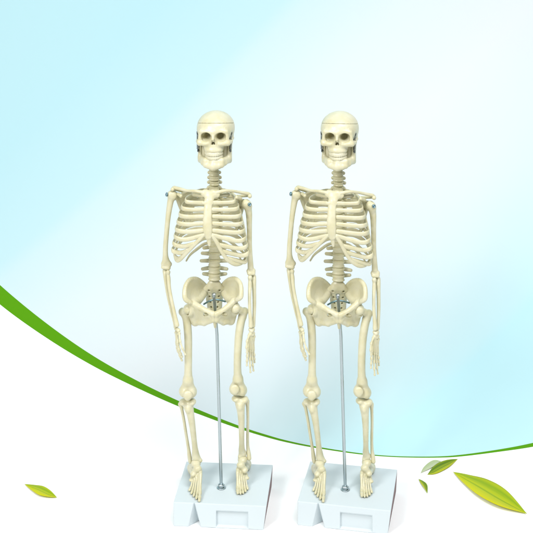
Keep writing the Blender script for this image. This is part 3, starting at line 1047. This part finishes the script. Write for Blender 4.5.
xs, s_up = curve(UP)
_, s_lw = curve(LW)
SMAX = ARC + ZTOP - RAD
s_up = np.minimum(s_up, SMAX - 20); s_lw = np.minimum(s_lw, s_up - 0.8)
rows = 50 + 4 + 60
V, Fq, MI, UV = [], [], [], []
for x, a, b in zip(xs, s_lw, s_up):
    ss = list(np.linspace(YF - YS, a, 50)) + list(np.linspace(a, b, 5))[1:] + list(np.linspace(b, SMAX, 61))[1:]
    for s_ in ss:
        y, z = sheet(s_)
        V.append((x * 0.001, y * 0.001, z * 0.001))
        UV.append((x * 0.001, s_ * 0.001))
for i in range(len(xs) - 1):
    for j in range(rows - 1):
        Fq.append((i * rows + j, (i + 1) * rows + j, (i + 1) * rows + j + 1, i * rows + j + 1))
        MI.append(0 if j < 49 else (1 if j < 53 else 2))
me = bpy.data.meshes.new('studio_backdrop')
me.from_pydata(V, [], Fq)
uvl = me.uv_layers.new(name='sheet')
for lp in me.loops:
    uvl.data[lp.index].uv = UV[lp.vertex_index]
me.polygons.foreach_set('material_index', MI)
me.polygons.foreach_set('use_smooth', [True] * len(Fq))
WHITE = plain_material('white_paper', (0.94, 0.94, 0.94), 0.75)
GREEN = plain_material('green_ink', (0.085, 0.29, 0.004), 0.7)
# pale cyan ink, tints blend diagonally; right-hand ones lightened to offset weaker lamp light
CYAN, nt, b = new_mat('pale_cyan_ink')
b.inputs['Roughness'].default_value = 0.75
uv = nt.nodes.new('ShaderNodeUVMap'); uv.uv_map = 'sheet'
sep = nt.nodes.new('ShaderNodeSeparateXYZ')
m1 = nt.nodes.new('ShaderNodeMath'); m1.operation = 'MULTIPLY_ADD'
rp = nt.nodes.new('ShaderNodeValToRGB')
nt.links.new(uv.outputs['UV'], sep.inputs['Vector'])
nt.links.new(sep.outputs['Y'], m1.inputs[0])
m1.inputs[1].default_value = -1.0
nt.links.new(sep.outputs['X'], m1.inputs[2])
mr = nt.nodes.new('ShaderNodeMapRange')
nt.links.new(m1.outputs[0], mr.inputs['Value'])


def diag(px, py):
    x, s_ = on_sheet(px, py)
    return (x - s_) * 0.001


D0, D1 = diag(-40, -40), diag(560, 470)
mr.inputs['From Min'].default_value = D0
mr.inputs['From Max'].default_value = D1
nt.links.new(mr.outputs['Result'], rp.inputs['Fac'])
cr = rp.color_ramp
cr.interpolation = 'LINEAR'
TINTS = [(diag(8, 148), (0.436, 0.67, 0.726)), ((diag(8, 266) + diag(266, 8)) / 2, (0.485, 0.69, 0.735)), (diag(100, 200), (0.545, 0.705, 0.742)),
         (diag(180, 225), (0.64, 0.725, 0.752)), (diag(278, 260), (0.69, 0.735, 0.755)), (diag(460, 190), (0.66, 0.745, 0.775)), (diag(518, 205), (0.617, 0.765, 0.795)),
         (diag(518, 300), (0.56, 0.795, 0.84)), (diag(432, 400), (0.525, 0.80, 0.855)), (diag(524, 430), (0.50, 0.755, 0.80))]
TINTS = sorted(((t - D0) / (D1 - D0), tuple(0.95 * q for q in c_)) for t, c_ in TINTS)
print('tints', [round(t, 3) for t, _ in TINTS])
cr.elements[0].position, cr.elements[0].color = TINTS[0][0], (*TINTS[0][1], 1)
cr.elements[1].position, cr.elements[1].color = TINTS[-1][0], (*TINTS[-1][1], 1)
for p_, c_ in TINTS[1:-1]:
    e = cr.elements.new(p_); e.color = (*c_, 1)
nt.links.new(rp.outputs['Color'], b.inputs['Base Color'])
for m in (WHITE, GREEN, CYAN):
    m.node_tree.nodes['Principled BSDF'].inputs['Specular IOR Level'].default_value = 0.08
    me.materials.append(m)
bd = bpy.data.objects.new('studio_backdrop', me)
COL.objects.link(bd)
bd['kind'] = 'structure'

# ------------------------------------------------------------------ leaves lying on the white paper
LEAF = {}


def leaf_material(name, c_edge, c_mid, c_dark):
    m, nt, b = new_mat(name)
    uv = nt.nodes.new('ShaderNodeUVMap'); uv.uv_map = 'leaf'
    sep = nt.nodes.new('ShaderNodeSeparateXYZ')
    nt.links.new(uv.outputs['UV'], sep.inputs['Vector'])
    rp = nt.nodes.new('ShaderNodeValToRGB')
    cr = rp.color_ramp
    cr.elements[0].position = 0.0; cr.elements[0].color = (*c_edge, 1)
    cr.elements[1].position = 1.0; cr.elements[1].color = (*c_mid, 1)
    for p_, c_ in ((0.42, c_mid), (0.5, c_dark), (0.56, c_mid), (0.8, c_dark)):
        e = cr.elements.new(p_); e.color = (*c_, 1)
    nt.links.new(sep.outputs['Y'], rp.inputs['Fac'])
    wv = nt.nodes.new('ShaderNodeTexNoise')
    wv.inputs['Scale'].default_value = 3.0
    wv.inputs['Detail'].default_value = 4.0
    mp = nt.nodes.new('ShaderNodeMapping')
    mp.inputs['Rotation'].default_value = (0, 0, 0.6)
    mp.inputs['Scale'].default_value = (0.8, 6.0, 1.0)
    nt.links.new(uv.outputs['UV'], mp.inputs['Vector'])
    nt.links.new(mp.outputs['Vector'], wv.inputs['Vector'])
    mx = nt.nodes.new('ShaderNodeMixRGB'); mx.blend_type = 'MULTIPLY'
    mx.inputs['Fac'].default_value = 0.25
    nt.links.new(rp.outputs['Color'], mx.inputs['Color1'])
    nt.links.new(wv.outputs['Fac'], mx.inputs['Color2'])
    nt.links.new(mx.outputs['Color'], b.inputs['Base Color'])
    bp = nt.nodes.new('ShaderNodeBump'); bp.inputs['Strength'].default_value = 0.3; bp.inputs['Distance'].default_value = 0.001
    nt.links.new(wv.outputs['Fac'], bp.inputs['Height'])
    nt.links.new(bp.outputs['Normal'], b.inputs['Normal'])
    b.inputs['Roughness'].default_value = 0.5
    b.inputs['Specular IOR Level'].default_value = 0.15
    return m


YG = leaf_material('yellow_green_leaf', (0.62, 0.60, 0.006), (0.48, 0.54, 0.004), (0.24, 0.38, 0.004))
DG = leaf_material('deep_green_leaf', (0.52, 0.54, 0.015), (0.30, 0.40, 0.012), (0.08, 0.18, 0.008))
PG = leaf_material('faded_pale_leaf', (0.56, 0.62, 0.42), (0.50, 0.58, 0.34), (0.44, 0.54, 0.28))


def leaf(mid, upper, lower, mat, label, lift=1.2, fold=0.12):
    """mid: tip-to-tip spine; upper/lower: half widths along it (all in image pixels, projected onto the paper)."""
    n, w = 44, 12

    def wid(tb, t):
        sp_ = spline([np.array((k / (len(tb) - 1), b_, 0.0)) for k, b_ in enumerate(tb)], 10)
        return max(0.0, float(np.interp(t, sp_[:, 0], sp_[:, 1]))) * min(1, (t + 0.004) / 0.06) ** 0.3 * min(1, (1.004 - t) / 0.06) ** 0.3
    sp = spline([np.array((a, b, 0.0)) for a, b in mid], 12)
    L = np.linspace(0, len(sp) - 1, n)
    sp = np.array([[np.interp(t, range(len(sp)), sp[:, k]) for k in range(2)] for t in L])
    T = np.gradient(sp, axis=0)
    T /= np.linalg.norm(T, axis=1)[:, None]
    V, UVs, Fc = [], [], []
    for i in range(n):
        t = i / (n - 1)
        nrm = np.array((T[i, 1], -T[i, 0]))        # upward on the photo
        hu = wid(upper, t)
        hl = wid(lower, t)
        for j in range(w + 1):
            u = j / w * 2 - 1
            off = u * (hu if u > 0 else hl)
            lx, ls = on_sheet(*(sp[i] + nrm * off))
            ly, lz = sheet(ls)
            z = lift + fold * abs(off) * 2.0 + 1.6 * lift * math.sin(math.pi * t) * (0.4 + 0.3 * math.sin(5 * t + 3 * u))
            sl = min(max(ls / RAD, 0), 1.5)
            V.append((lx, ly - z * math.sin(sl), lz + z * math.cos(sl)))
            UVs.append((t, j / w))
    for i in range(n - 1):
        for j in range(w):
            Fc.append((i * (w + 1) + j, (i + 1) * (w + 1) + j, (i + 1) * (w + 1) + j + 1, i * (w + 1) + j + 1))
    c = np.mean(V, axis=0); c[2] = np.min(np.array(V)[:, 2])
    o = mesh_obj('leaf', np.array(V) - c, Fc, mat)
    o.location = c * 0.001
    l = o.data.uv_layers.new(name='leaf')
    for lp in o.data.loops:
        l.data[lp.index].uv = UVs[lp.vertex_index]
    md = o.modifiers.new('thick', 'SOLIDIFY'); md.thickness = 0.0003
    tag(o, label, 'leaf', 'scattered green leaves')
    return o


leaf([(24.5, 485), (33, 489.5), (41, 493), (49, 496), (57, 498.4)], [0, 3.2, 5.0, 3.6, 0], [0, 2.6, 4.4, 3.0, 0], YG,
     'small yellow green leaf alone on white paper at the far left')
leaf([(427.4, 475.0), (434, 472.8), (441, 469.0), (449, 464.4), (457.8, 459.4)], [0, 4.2, 5.2, 3.6, 0], [0, 2.0, 3.2, 3.0, 0], DG,
     'deep green leaf under the green band, tip pointing up right', lift=0.7)
leaf([(420.6, 473.5), (424.6, 469.0), (430, 465.2), (435, 462.6), (441, 461.4)], [0, 1.4, 2.2, 1.8, 0], [0, 2.8, 3.8, 3.0, 0], PG,
     'faded pale leaf peeping out behind the deep green leaf', lift=0.5)
leaf([(418.6, 480), (422, 484), (425, 488), (427.4, 494)], [0, 2.0, 2.4, 0], [0, 1.4, 1.8, 0], DG,
     'tiniest leaf, pointing down beside the right skeleton base')
leaf([(453, 473), (466, 482), (483, 492), (503, 503), (527, 515)], [0, 5.5, 10.0, 9.0, 0], [0, 4.0, 8.0, 7.5, 0], YG,
     'largest yellow green leaf on white paper at the lower right corner', lift=1.6)

# ------------------------------------------------------------------ camera, lamps, world
cam = bpy.data.cameras.new('camera')
cam.sensor_width = 36.0
cam.lens = 36.0 * FOC / 533.0
cam.shift_y = -(266.5 + 81.0) / 533.0
cam.clip_start = 0.01
cam.clip_end = 50.0
co = bpy.data.objects.new('camera', cam)
co.location = (0, -DIST * 0.001, EYE * 0.001)
co.rotation_euler = (math.radians(90), 0, 0)
COL.objects.link(co)
SC.camera = co


def area(name, loc, target, size, watts, col=(1, 1, 1), size_y=None):
    l = bpy.data.lights.new(name, 'AREA')
    l.energy = watts
    l.color = col
    l.size = size
    if size_y:
        l.shape = 'RECTANGLE'; l.size_y = size_y
    o = bpy.data.objects.new(name, l)
    o.location = loc
    o.rotation_euler = (Vector(target) - Vector(loc)).to_track_quat('-Z', 'Y').to_euler()
    COL.objects.link(o)
    return o


area('key_softbox', (-0.75, -1.0, 1.05), (0, 0.05, 0.2), 0.5, 16.5, (1.0, 0.985, 0.96))
area('overhead_fill', (0.55, -0.85, 1.65), (0.1, 0.35, 0.15), 1.3, 30.0, (1, 1, 1), 0.6)  # unseen lamp added to even out the backdrop and lighten floor shadows
w = bpy.data.worlds.new('World')
SC.world = w
w.use_nodes = True
bg = w.node_tree.nodes['Background']
bg.inputs['Color'].default_value = (0.97, 0.99, 1.0, 1)
bg.inputs['Strength'].default_value = 0.25
SC.view_settings.view_transform = 'Standard'
SC.view_settings.look = 'None'
SC.view_settings.exposure = 0.0
SC.view_settings.gamma = 1.0
SC.render.engine = 'CYCLES'
SC.cycles.max_bounces = 8
SC.cycles.diffuse_bounces = 6
